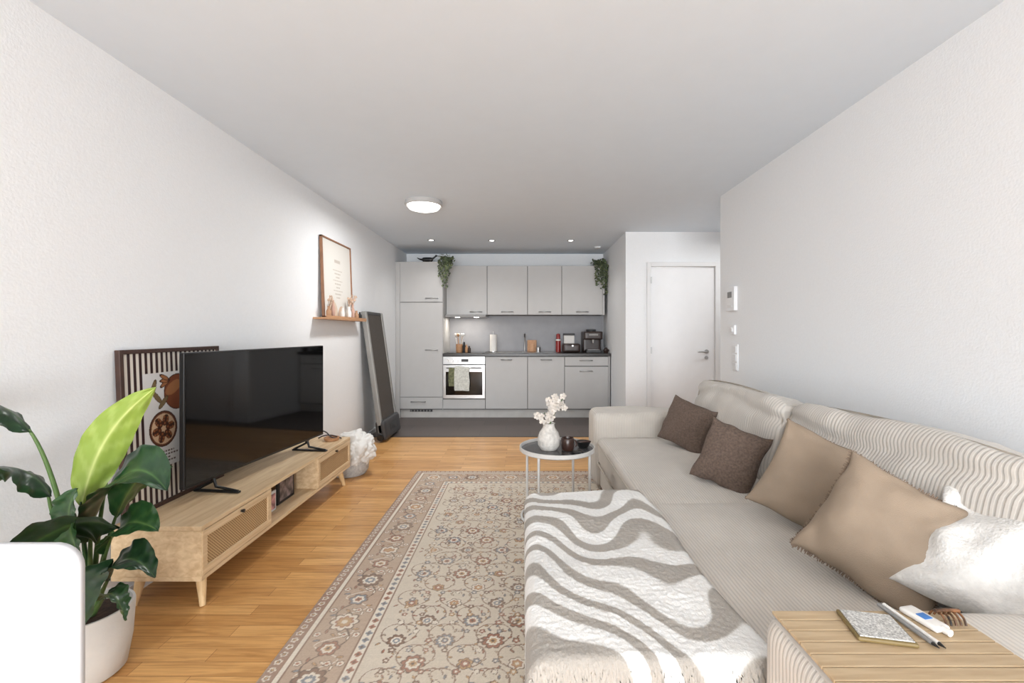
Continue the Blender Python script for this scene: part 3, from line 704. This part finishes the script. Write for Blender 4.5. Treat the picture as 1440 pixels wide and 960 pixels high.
tube('cup_handle',[(.325,2.93,zt+.065),(.348,2.93,zt+.06),(.348,2.93,zt+.025),(.322,2.93,zt+.02)],.005,M_cup,cp)
bw=grp('black_bowl',(.39,3.0,zt)); lathe('bowl',[(0,0),(.03,0),(.045,.03),(.05,.04),(.045,.04),(.028,.01),(0,.008)],(.395,3.0,zt),M_black,28,bw)
tube('stirrer',[(.36,2.97,zt+.04),(.39,2.96,zt+.05),(.44,2.98,zt+.043)],.005,M_cup,bw)
lathe('candle_lid',[(0,0),(.03,0),(.03,.015),(0,.018)],(.33,2.83,zt),M_black,24)
# ---------------------------------------------------------------- tv stand
ts=grp('tv_stand',(-1.6,2.83,0))
sx0,sx1,sy0,sy1,z0,z1=-1.795,-1.40,1.98,3.68,.135,.375
T=.02
box('top',sx0,sx1,sy0,sy1,z1-T,z1,M_oak,.002,ts); box('bottom',sx0,sx1,sy0,sy1,z0,z0+T,M_oak,.002,ts)
box('side_near',sx0,sx1,sy0,sy0+T,z0+T,z1-T,M_oak,.001,ts); box('side_far',sx0,sx1,sy1-T,sy1,z0+T,z1-T,M_oak,.001,ts)
box('back',sx0,sx0+.006,sy0+T,sy1-T,z0+T,z1-T,M_oak,0,ts)
d1,d2=2.53,3.10
box('divider_a',sx0+.006,sx1-.004,d1-T,d1,z0+T,z1-T,M_oak,.001,ts); box('divider_b',sx0+.006,sx1-.004,d2,d2+T,z0+T,z1-T,M_oak,.001,ts)
def rattan_mat():
    m,nt,b=base_mat('rattan'); L=nt.links; tc=nt.nodes.new('ShaderNodeTexCoord'); sp=nt.nodes.new('ShaderNodeSeparateXYZ'); L.new(tc.outputs['Object'],sp.inputs['Vector'])
    outs=[]
    for ax in ('Y','Z'):
        mu=nt.nodes.new('ShaderNodeMath'); mu.operation='MULTIPLY'; mu.inputs[1].default_value=2*math.pi/.014; L.new(sp.outputs[ax],mu.inputs[0])
        si=nt.nodes.new('ShaderNodeMath'); si.operation='SINE'; L.new(mu.outputs[0],si.inputs[0]); outs.append(si)
    mm=nt.nodes.new('ShaderNodeMath'); mm.operation='MULTIPLY'; L.new(outs[0].outputs[0],mm.inputs[0]); L.new(outs[1].outputs[0],mm.inputs[1])
    mr=nt.nodes.new('ShaderNodeMapRange'); mr.inputs[1].default_value=-.4; mr.inputs[2].default_value=.5; L.new(mm.outputs[0],mr.inputs[0])
    mx=nt.nodes.new('ShaderNodeMix'); mx.data_type='RGBA'; mx.inputs[6].default_value=col(132,98,62); mx.inputs[7].default_value=col(208,176,130); L.new(mr.outputs[0],mx.inputs[0])
    L.new(mx.outputs[2],b.inputs['Base Color']); b.inputs['Roughness'].default_value=.7
    bp=nt.nodes.new('ShaderNodeBump'); bp.inputs['Strength'].default_value=.5; bp.inputs['Distance'].default_value=.003; L.new(mr.outputs[0],bp.inputs['Height']); L.new(bp.outputs['Normal'],b.inputs['Normal'])
    return m
M_rat=rattan_mat()
for nm,a,b_ in (('near',sy0+.004,d1-.004),('far',d2+.004,sy1-.004)):
    za,zb=z0+T+.003,z1-T-.003; fr=.032
    box('door_%s_panel'%nm,sx1-.014,sx1-.006,a+fr,b_-fr,za+fr,zb-fr,M_rat,0,ts)
    box('door_%s_bottom'%nm,sx1-.016,sx1+.002,a,b_,za,za+fr,M_oak,.002,ts); box('door_%s_top'%nm,sx1-.016,sx1+.002,a,b_,zb-fr,zb,M_oak,.002,ts)
    box('door_%s_l'%nm,sx1-.016,sx1+.002,a,a+fr,za+fr,zb-fr,M_oak,.002,ts); box('door_%s_r'%nm,sx1-.016,sx1+.002,b_-fr,b_,za+fr,zb-fr,M_oak,.002,ts)
    yk=(a+b_)/2; cyl('knob_%s'%nm,(sx1+.002,yk,zb-fr/2),(sx1+.018,yk,zb-fr/2),.006,.009,M_black,ts)
for i,(x,y,dx,dy) in enumerate(((sx1-.06,sy0+.08,.03,-.03),(sx0+.07,sy0+.08,-.01,-.03),(sx1-.06,sy1-.08,.03,.03),(sx0+.07,sy1-.08,-.01,.03))):
    cyl('leg_%d'%i,(x+dx,y+dy,.001),(x,y,z0),.012,.024,M_oakleg,ts)
pf=grp('photo_frame',(-1.55,2.86,z0+T))
M_pink=mat('pink_photo',col(205,150,150),.5,var=.35,nscale=30)
box('frame',-1.50,-1.488,2.60,2.74,z0+T+.001,z0+T+.12,M_trim,.003,pf); box('photo_print',-1.487,-1.485,2.615,2.725,z0+T+.015,z0+T+.105,M_pink,0,pf)
pf2=grp('photo_frame.001',(-1.55,2.95,z0+T))
box('frame',-1.52,-1.505,2.79,2.99,z0+T+.001,z0+T+.155,M_blackm,.003,pf2); box('photo_print',-1.5045,-1.503,2.81,2.97,z0+T+.02,z0+T+.135,mat('photo_dark',col(120,105,105),.4,var=.6,nscale=25),0,pf2)
bx=grp('decor_books',(-1.6,2.7,z0+T)); box('book_a',-1.66,-1.54,2.56,2.78,z0+T+.001,z0+T+.03,M_ceram,.003,bx); box('book_b',-1.66,-1.55,2.57,2.77,z0+T+.031,z0+T+.055,M_pink,.003,bx)
# ---------------------------------------------------------------- tv
tv=grp('television',(-1.59,2.825,.375),(0,0,-.1177),True)
box('panel',-.018,.010,-.612,.612,.075,.745,M_black,.004,tv)
box('screen',.010,.0115,-.604,.604,.09,.738,M_screen,0,tv)
box('rear_housing',-.045,-.017,-.4,.4,.10,.45,M_blackm,.01,tv)
for i,y in enumerate((-.42,.42)):
    tube('foot_%d'%i,[(-.10,y,.010),(-.01,y,.055),(.0,y,.08)],.008,M_black,tv,smooth=False)
    tube('foot_f_%d'%i,[(.14,y,.010),(.015,y,.03),(.0,y,.08)],.008,M_black,tv,smooth=False)
    box('foot_pad_%d'%i,-.11,.15,y-.011,y+.011,.001,.012,M_black,.003,tv)
dc=grp('cable_bundle',(-1.6,3.56,z1))
tube('cable_a',[(-1.66,3.5,z1+.007),(-1.60,3.56,z1+.09),(-1.54,3.6,z1+.06),(-1.5,3.55,z1+.01),(-1.46,3.62,z1+.007)],.005,M_dgrey,dc)
tube('cable_b',[(-1.62,3.6,z1+.007),(-1.56,3.58,z1+.05),(-1.50,3.62,z1+.03),(-1.44,3.6,z1+.007)],.005,M_brown,dc)
lathe('wood_bead_dish',[(0,0),(.05,0),(.06,.025),(.054,.025),(.045,.008),(0,.008)],(-1.50,3.56,z1+.0005),M_orwood,24)
# ---------------------------------------------------------------- pomegranate poster
def art():
    W_,H_=.66,.765; res=360; nx,ny=int(W_*res),int(H_*res)
    img=np.zeros((ny,nx,3)); yy,xx=np.mgrid[0:ny,0:nx]; u=xx/res; v=yy/res
    cream=L3(216,209,198); dk=L3(54,36,36)
    img[:]=cream; img[(np.floor(u/.0165)%2)==0]=dk
    pan=(u>.115)&(u<.60)&(v>.17)&(v<.655); img[pan]=L3(214,212,210)
    R=L3(104,62,44); R2=L3(66,42,34); O=L3(158,106,70); P=L3(206,174,142); RR=L3(122,70,48)
    disk_stamp(img,res,.34,.545,.095,0,[(1,R2),(.95,RR)],0)
    disk_stamp(img,res,.31,.57,.05,0,[(1,O)],0,.5,1.2,.6)
    for an in (-.5,0,.5): disk_stamp(img,res,.235+.02*math.cos(an),.60+.035*math.sin(an)+.01,.024,0,[(1,R2),(.7,O)],0,math.pi-an*.9,1.5,.5)
    for (x,y,a_) in ((.20,.53,2.3),(.24,.50,3.9),(.18,.58,1.2)): disk_stamp(img,res,x,y,.035,0,[(1,L3(84,68,48)),(.8,L3(120,100,72))],0,a_,1.3,.4)
    disk_stamp(img,res,.235,.365,.092,0,[(1,R2),(.93,R),(.84,P)],0)
    for k_ in range(6):
        an=k_*math.pi/3+.2; cx_,cy_=.235+.044*math.cos(an),.365+.044*math.sin(an)
        disk_stamp(img,res,cx_,cy_,.027,0,[(1,R2)],0,an,1.1,.75)
        for rr,da in ((.028,0),(.045,-.28),(.045,.28),(.060,-.2),(.060,.2)): disk_stamp(img,res,.235+rr*math.cos(an+da),.365+rr*math.sin(an+da),.0075,0,[(1,RR),(.5,O)],0)
    disk_stamp(img,res,.235,.365,.012,0,[(1,P)],0)
    disk_stamp(img,res,.45,.40,.075,0,[(1,R2),(.93,R)],0)
    for j,(a,b_) in enumerate(((.14,.30),(.14,.33),(.14,.27),(.14,.31))):
        vv=.248-j*.017; m_=(v>vv-.004)&(v<vv+.004)&(u>a)&(u<b_)&((np.floor(u/.006)%3)>0); img[m_]=L3(96,84,80)
    return img,W_,H_
img,W_,H_=art(); ny,nx=img.shape[:2]
ps=grp('pomegranate_poster',(-1.772,2.345,.3755),(0,-.040,0),True)
U,V=np.meshgrid(np.linspace(-W_/2+.016,W_/2-.016,nx),np.linspace(.016,H_-.016,ny))
grid_mesh('print',U*0+.004,U,V,img,attr_mat('poster_print',.35,0),ps)
for nm,a,b_,c_,d_ in (('frame_l',-W_/2,-W_/2+.02,0,H_),('frame_r',W_/2-.02,W_/2,0,H_),('frame_b',-W_/2+.02,W_/2-.02,0,.02),('frame_t',-W_/2+.02,W_/2-.02,H_-.02,H_)):
    box(nm,-.010,.014,a,b_,c_,d_,M_brown,.002,ps)
box('backing',-.009,.002,-W_/2+.02,W_/2-.02,.02,H_-.02,M_brown,0,ps)
# ---------------------------------------------------------------- picture ledge
pg=grp('picture_ledge',(-1.76,4.42,1.35))
box('shelf',XL+.001,-1.70,3.93,4.92,1.335,1.352,M_orwood,.002,pg); box('lip',-1.704,-1.696,3.93,4.92,1.335,1.368,M_orwood,.001,pg)
fr=grp('framed_print',(-1.778,4.38,1.3535),(0,-.035,0),True)
W2,H2=.68,.735
n2=170; U,V=np.meshgrid(np.linspace(-W2/2+.01,W2/2-.01,n2),np.linspace(.01,H2-.01,n2)); im=np.zeros((n2,n2,3)); im[:]=L3(216,213,207)
yy,xx=np.mgrid[0:n2,0:n2]; uu=xx/n2; vv=yy/n2
for j in range(9):
    c0=.62-j*.045; hw=.16-.05*(j%3)
    im[(np.abs(vv-c0)<.008)&(np.abs(uu-.5)<hw)&((xx//2)%3>0)]=L3(176,166,154)
im[(np.abs(vv-.74)<.02)&(np.abs(uu-.5)<.10)&((xx//2)%2>0)]=L3(156,140,124)
im[(vv<.22)&(np.hypot(uu-.3,vv-.05)<.16)]=L3(206,186,166); im[(np.hypot(uu-.6,vv-.03)<.12)]=L3(196,168,146)
grid_mesh('print',U*0+.004,U,V,im,attr_mat('print_paper',.4,0),fr)
M_fr=mat('frame_brown_light',col(140,98,70),.5,var=.1)
for nm,a,b_,c_,d_ in (('frame_l',-W2/2,-W2/2+.014,0,H2),('frame_r',W2/2-.014,W2/2,0,H2),('frame_b',-W2/2,W2/2,0,.014),('frame_t',-W2/2,W2/2,H2-.014,H2)):
    box(nm,-.010,.014,a,b_,c_,d_,M_fr,.001,fr)
box('backing',-.009,.002,-W2/2+.014,W2/2-.014,.014,H2-.014,M_fr,0,fr)
M_pinkc=mat('pink_ceramic',col(190,154,138),.6); M_tan=mat('tan_ceramic',col(172,132,100),.6)
M_dried=mat('dried_flower',col(206,178,156),.9,var=.15)
for i,(y,hh,rr,m_) in enumerate(((4.05,.10,.022,M_tan),(4.14,.16,.02,M_pinkc),(4.36,.10,.022,M_ceram),(4.52,.12,.024,M_ceram),(4.62,.15,.02,M_pinkc),(4.72,.09,.024,M_tan),(4.82,.08,.02,M_blackm))):
    vx=-1.732
    e=grp('ledge_vase' if i==0 else 'ledge_vase.%03d'%i,(vx,y,1.353))
    lathe('body',[(0,0),(rr*.8,0),(rr,hh*.25),(rr,hh*.55),(rr*.45,hh*.8),(rr*.5,hh),(0,hh)],(vx,y,1.353),m_,20,e)
    if i in (0,3,4):
        bm=bmesh.new(); rnd=random.Random(i)
        for k_ in range(12):
            c=Vector((vx+rnd.uniform(-.012,.03),y+rnd.uniform(-.035,.035),1.353+hh+rnd.uniform(.02,.08)))
            cone(bm,(vx,y,1.353+hh-.01),c,.0012,.0012,5); cone(bm,c,c+Vector((0,0,.02)),.010,.004,7)
        finish(bm,'dried_flowers',M_dried,(0,0,0),e)
# ---------------------------------------------------------------- folded treadmill
tm=grp('walking_treadmill',(-1.60,5.33,.012),(0,-math.asin(.2/1.45),0),True)
w=.30
M_alu=mat('treadmill_rail',col(140,139,136),.4,.2)
box('deck',.012,.045,-w+.03,w-.03,.1,1.43,M_blackm,.004,tm)
M_belt=mat('belt',col(74,68,63),.75,var=.1,nscale=80,bump=.3)
box('belt',.044,.052,-w+.06,w-.06,.2,1.41,M_belt,.006,tm)
box('rail_near',.0,.06,-w,-w+.05,.08,1.45,M_alu,.012,tm); box('rail_far',.0,.06,w-.05,w,.08,1.45,M_alu,.012,tm)
box('roller_top',.008,.055,-w+.05,w-.05,1.41,1.45,M_dgrey,.012,tm)
soft_box('motor_cover',-.02,.095,-w,w,.0,.22,M_dgrey,.03,p=tm,cuts=12)
box('motor_display',.0945,.0975,-.12,.12,.08,.15,M_black,.001,tm)
for i,y in enumerate((-w-.012,w+.012)): cyl('wheel_%d'%i,(.03,y-.012,.04),(.03,y+.012,.04),.035,.035,M_black,tm)
# ---------------------------------------------------------------- basket with white throw
bs=grp('storage_basket',(-1.50,3.92,0))
M_bask=mat('basket_grey',col(180,177,173),.9,var=.12,nscale=60,bump=1,bscale=90)
lathe('basket',[(0,0.002),(.13,0.002),(.155,.04),(.160,.10),(.155,.14),(.145,.14),(.145,.05),(.12,.02),(0,.02)],(-1.50,3.93,0),M_bask,36,bs)
bm=bmesh.new(); bmesh.ops.create_icosphere(bm,subdivisions=6,radius=1)
for v in bm.verts:
    q=v.co.normalized(); n_=abs(noise.noise(q*1.9+Vector((3,1,2))))*.4+abs(noise.noise(q*4.5))*.16
    v.co=Vector((q.x*.19,q.y*.17,q.z*.165))*(.86+n_)
M_thr=mat('white_throw',col(218,216,212),.95,var=.03,bump=.4,bscale=120)
finish(bm,'throw',M_thr,(-1.47,3.93,.21),bs,True)
# ---------------------------------------------------------------- strelitzia plant
pp=grp('potted_strelitzia',(-1.555,1.62,0))
M_pot=mat('pot_white',col(204,201,196),.6,bump=.3,bscale=60)
PX,PY=-1.555,1.62
lathe('pot',[(0,.001),(.095,.001),(.112,.015),(.128,.11),(.135,.23),(.133,.238),(.125,.238),(.121,.21),(0,.205)],(PX,PY,0),M_pot,48,pp)
lathe('soil',[(0,.012),(.06,.008),(.122,0)],(PX,PY,.208),M_terr,32,pp)
def leafmat(name,c,c2,rough=.3):
    m,nt,b=base_mat(name); L=nt.links; a=nt.nodes.new('ShaderNodeAttribute'); a.attribute_name='Col'
    mx=nt.nodes.new('ShaderNodeMix'); mx.data_type='RGBA'; mx.inputs[6].default_value=c; mx.inputs[7].default_value=c2
    L.new(a.outputs['Fac'],mx.inputs[0]); L.new(mx.outputs[2],b.inputs['Base Color']); b.inputs['Roughness'].default_value=rough; return m
M_lf=leafmat('leaf_dark',col(30,60,36),col(72,104,60)); M_lime=leafmat('leaf_lime',col(130,152,64),col(184,196,122),.4); M_lf2=leafmat('leaf_mid',col(42,78,42),col(92,124,68))
def bez(P,t):
    P=[Vector(p_) for p_ in P]
    while len(P)>1: P=[a.lerp(b_,t) for a,b_ in zip(P[:-1],P[1:])]
    return P[0]
def leaf(i,stem,blade,width,m,side,fold=.25,ms=None):
    ms=ms or M_stem
    tube('stem_%d'%i,stem,.0075,ms,pp,radii=[1.3]+[1]*(len(stem)-2)+[.55])
    n,k_=30,12; side=Vector(side).normalized(); X=np.zeros((n+1,2*k_+1)); Y=X.copy(); Z=X.copy(); im=np.zeros((n+1,2*k_+1,3))
    for a in range(n+1):
        t=a/n; c=bez(blade,t); tg=(bez(blade,min(1,t+.02))-bez(blade,max(0,t-.02))).normalized()
        s=(side-tg*side.dot(tg)).normalized(); up=s.cross(tg)
        wd=width/2*(math.sin(math.pi*min(1,t**.8))**.75 if 0<t<1 else 0)
        for b_ in range(-k_,k_+1):
            q=b_/k_; p_=c+s*(wd*q)+up*(fold*wd*abs(q)**1.3+.004*math.sin(t*40+abs(q)*5)*abs(q)+.012*noise.noise(Vector((t*5,q*2,i)))*abs(q))
            X[a,b_+k_],Y[a,b_+k_],Z[a,b_+k_]=p_; im[a,b_+k_]=max(0,1-abs(q)*9)+.18*(math.sin((t*34)-abs(q)*5)>.6)
    grid_mesh('blade_%d'%i,X,Y,Z,im,m,pp)
S0=(-1.535,1.62,.21)
leaf(0,[S0,(-1.53,1.6,.35),(-1.53,1.58,.50),(-1.515,1.56,.64)],[(-1.515,1.56,.62),(-1.47,1.55,.80),(-1.40,1.54,.92),(-1.235,1.53,1.035)],.135,M_lime,(-.75,-.45,.7),.35,M_lf2)
leaf(1,[(-1.55,1.60,.21),(-1.56,1.57,.50),(-1.59,1.54,.78),(-1.63,1.50,.90)],[(-1.625,1.50,.89),(-1.66,1.45,1.03),(-1.70,1.41,1.02),(-1.78,1.34,1.0)],.17,M_lf,(.1,-.9,.55),.3)
leaf(2,[(-1.56,1.61,.21),(-1.60,1.60,.42),(-1.63,1.57,.58),(-1.62,1.55,.68)],[(-1.61,1.55,.66),(-1.64,1.52,.79),(-1.70,1.47,.82),(-1.78,1.41,.74)],.17,M_lf,(.1,-.9,.5),.3)
leaf(3,[S0,(-1.51,1.58,.45),(-1.48,1.56,.58)],[(-1.48,1.56,.56),(-1.40,1.55,.74),(-1.30,1.54,.82),(-1.19,1.52,.69)],.21,M_lf,(0,-.85,-.5),.3)
leaf(4,[S0,(-1.46,1.57,.42),(-1.38,1.53,.55)],[(-1.36,1.53,.56),(-1.44,1.49,.64),(-1.56,1.46,.58),(-1.66,1.43,.44)],.25,M_lf,(.4,-.7,.7),.2)
leaf(5,[S0,(-1.47,1.58,.40),(-1.43,1.56,.47)],[(-1.43,1.56,.46),(-1.37,1.54,.60),(-1.30,1.53,.60),(-1.21,1.51,.56)],.15,M_lf2,(0,-.85,-.5),.3)
leaf(6,[S0,(-1.46,1.58,.33),(-1.42,1.56,.38)],[(-1.42,1.56,.37),(-1.37,1.54,.48),(-1.30,1.53,.48),(-1.23,1.52,.40)],.13,M_lf,(.2,-.9,-.3),.3)
leaf(7,[S0,(-1.52,1.57,.35),(-1.46,1.52,.42)],[(-1.46,1.52,.42),(-1.44,1.49,.50),(-1.42,1.46,.40),(-1.41,1.44,.26)],.15,M_lf,(.9,-.2,.1),.3)
leaf(8,[S0,(-1.48,1.60,.45),(-1.43,1.60,.58)],[(-1.43,1.60,.57),(-1.38,1.60,.70),(-1.32,1.61,.76),(-1.25,1.62,.74)],.12,M_lf2,(0,-.8,.6),.3)
leaf(9,[S0,(-1.46,1.56,.28),(-1.42,1.54,.32)],[(-1.42,1.54,.32),(-1.38,1.52,.37),(-1.34,1.51,.34),(-1.31,1.50,.27)],.09,M_lf2,(.3,-.9,.1),.3)
leaf(10,[S0,(-1.55,1.58,.30),(-1.57,1.55,.38)],[(-1.57,1.55,.37),(-1.60,1.50,.48),(-1.64,1.47,.44),(-1.67,1.45,.34)],.15,M_lf,(.5,-.8,.3),.3)
leaf(11,[S0,(-1.50,1.6,.55),(-1.46,1.6,.72)],[(-1.46,1.6,.70),(-1.45,1.6,.85),(-1.42,1.6,.93),(-1.37,1.6,.99)],.06,M_lf2,(-.5,-.7,.5),.3)
leaf(12,[S0,(-1.50,1.56,.36),(-1.48,1.53,.45)],[(-1.48,1.53,.44),(-1.50,1.49,.58),(-1.48,1.47,.66),(-1.43,1.46,.72)],.12,M_lf2,(.9,-.3,.2),.3)
# ---------------------------------------------------------------- white chair
ch=grp('white_shell_chair',(-1.21,.75,0))
def rplate(name,w,h,r,t,m,p,mat4,bend=0):
    bm=bmesh.new(); pts=[]
    for cx_,cy_,a0 in ((w/2-r,h/2-r,0),(-w/2+r,h/2-r,90),(-w/2+r,-h/2+r,180),(w/2-r,-h/2+r,270)):
        for q in range(9):
            an=math.radians(a0+q*11.25); pts.append((cx_+r*math.cos(an),cy_+r*math.sin(an)))
    rings=[]
    for s in [0.0001,.2,.4,.6,.8,.93,1.0]:
        rings.append([bm.verts.new((x*s,y*s,-bend*((x*s)/(w/2))**2)) for x,y in pts])
    N=len(pts)
    for a,b_ in zip(rings[:-1],rings[1:]):
        for i in range(N): bm.faces.new((a[i],b_[i],b_[(i+1)%N],a[(i+1)%N]))
    bmesh.ops.remove_doubles(bm,verts=bm.verts,dist=.0005)
    bmesh.ops.transform(bm,matrix=mat4,verts=bm.verts)
    o=finish(bm,name,m,(0,0,0),p,True)
    s=o.modifiers.new('sol','SOLIDIFY'); s.thickness=t; s.offset=0
    b=o.modifiers.new('bev','BEVEL'); b.width=t*.35; b.segments=3; b.limit_method='ANGLE'; b.angle_limit=math.radians(50)
    return o
M_ch=mat('chair_shell',col(194,195,198),.5,var=.01)
rplate('backrest',.48,.36,.055,.02,M_ch,ch,Matrix.Translation((-1.187,.95,.592))@Matrix.Rotation(math.radians(90),4,'X'),.03)
rplate('seat',.48,.46,.08,.02,M_ch,ch,Matrix.Translation((-1.187,.73,.43)),-.02)
for i,(x,y) in enumerate(((-1.39,.92),(-.99,.92),(-1.39,.55),(-.99,.55))): cyl('leg_%d'%i,(x+(.03 if x>-1.1 else -.03),y,.001),(x*.5-.595,y,.44),.011,.016,M_oakleg,ch)
# ---------------------------------------------------------------- world + camera
wd=D.worlds.new('world'); C.scene.world=wd; wd.use_nodes=True
bg=wd.node_tree.nodes['Background']; bg.inputs[0].default_value=(.85,.92,1,1); bg.inputs[1].default_value=1.5
cam=D.cameras.new('camera'); co_=D.objects.new('camera',cam); coll(co_); C.scene.camera=co_
co_.location=(0,0,1.22); co_.rotation_euler=(math.radians(90),0,0)
cam.sensor_width=36; cam.sensor_fit='HORIZONTAL'; cam.lens=16; cam.shift_x=-16/1440; cam.shift_y=-13/1440; cam.clip_start=.05
C.scene.view_settings.view_transform='Standard'; C.scene.view_settings.look='None'; C.scene.view_settings.exposure=0
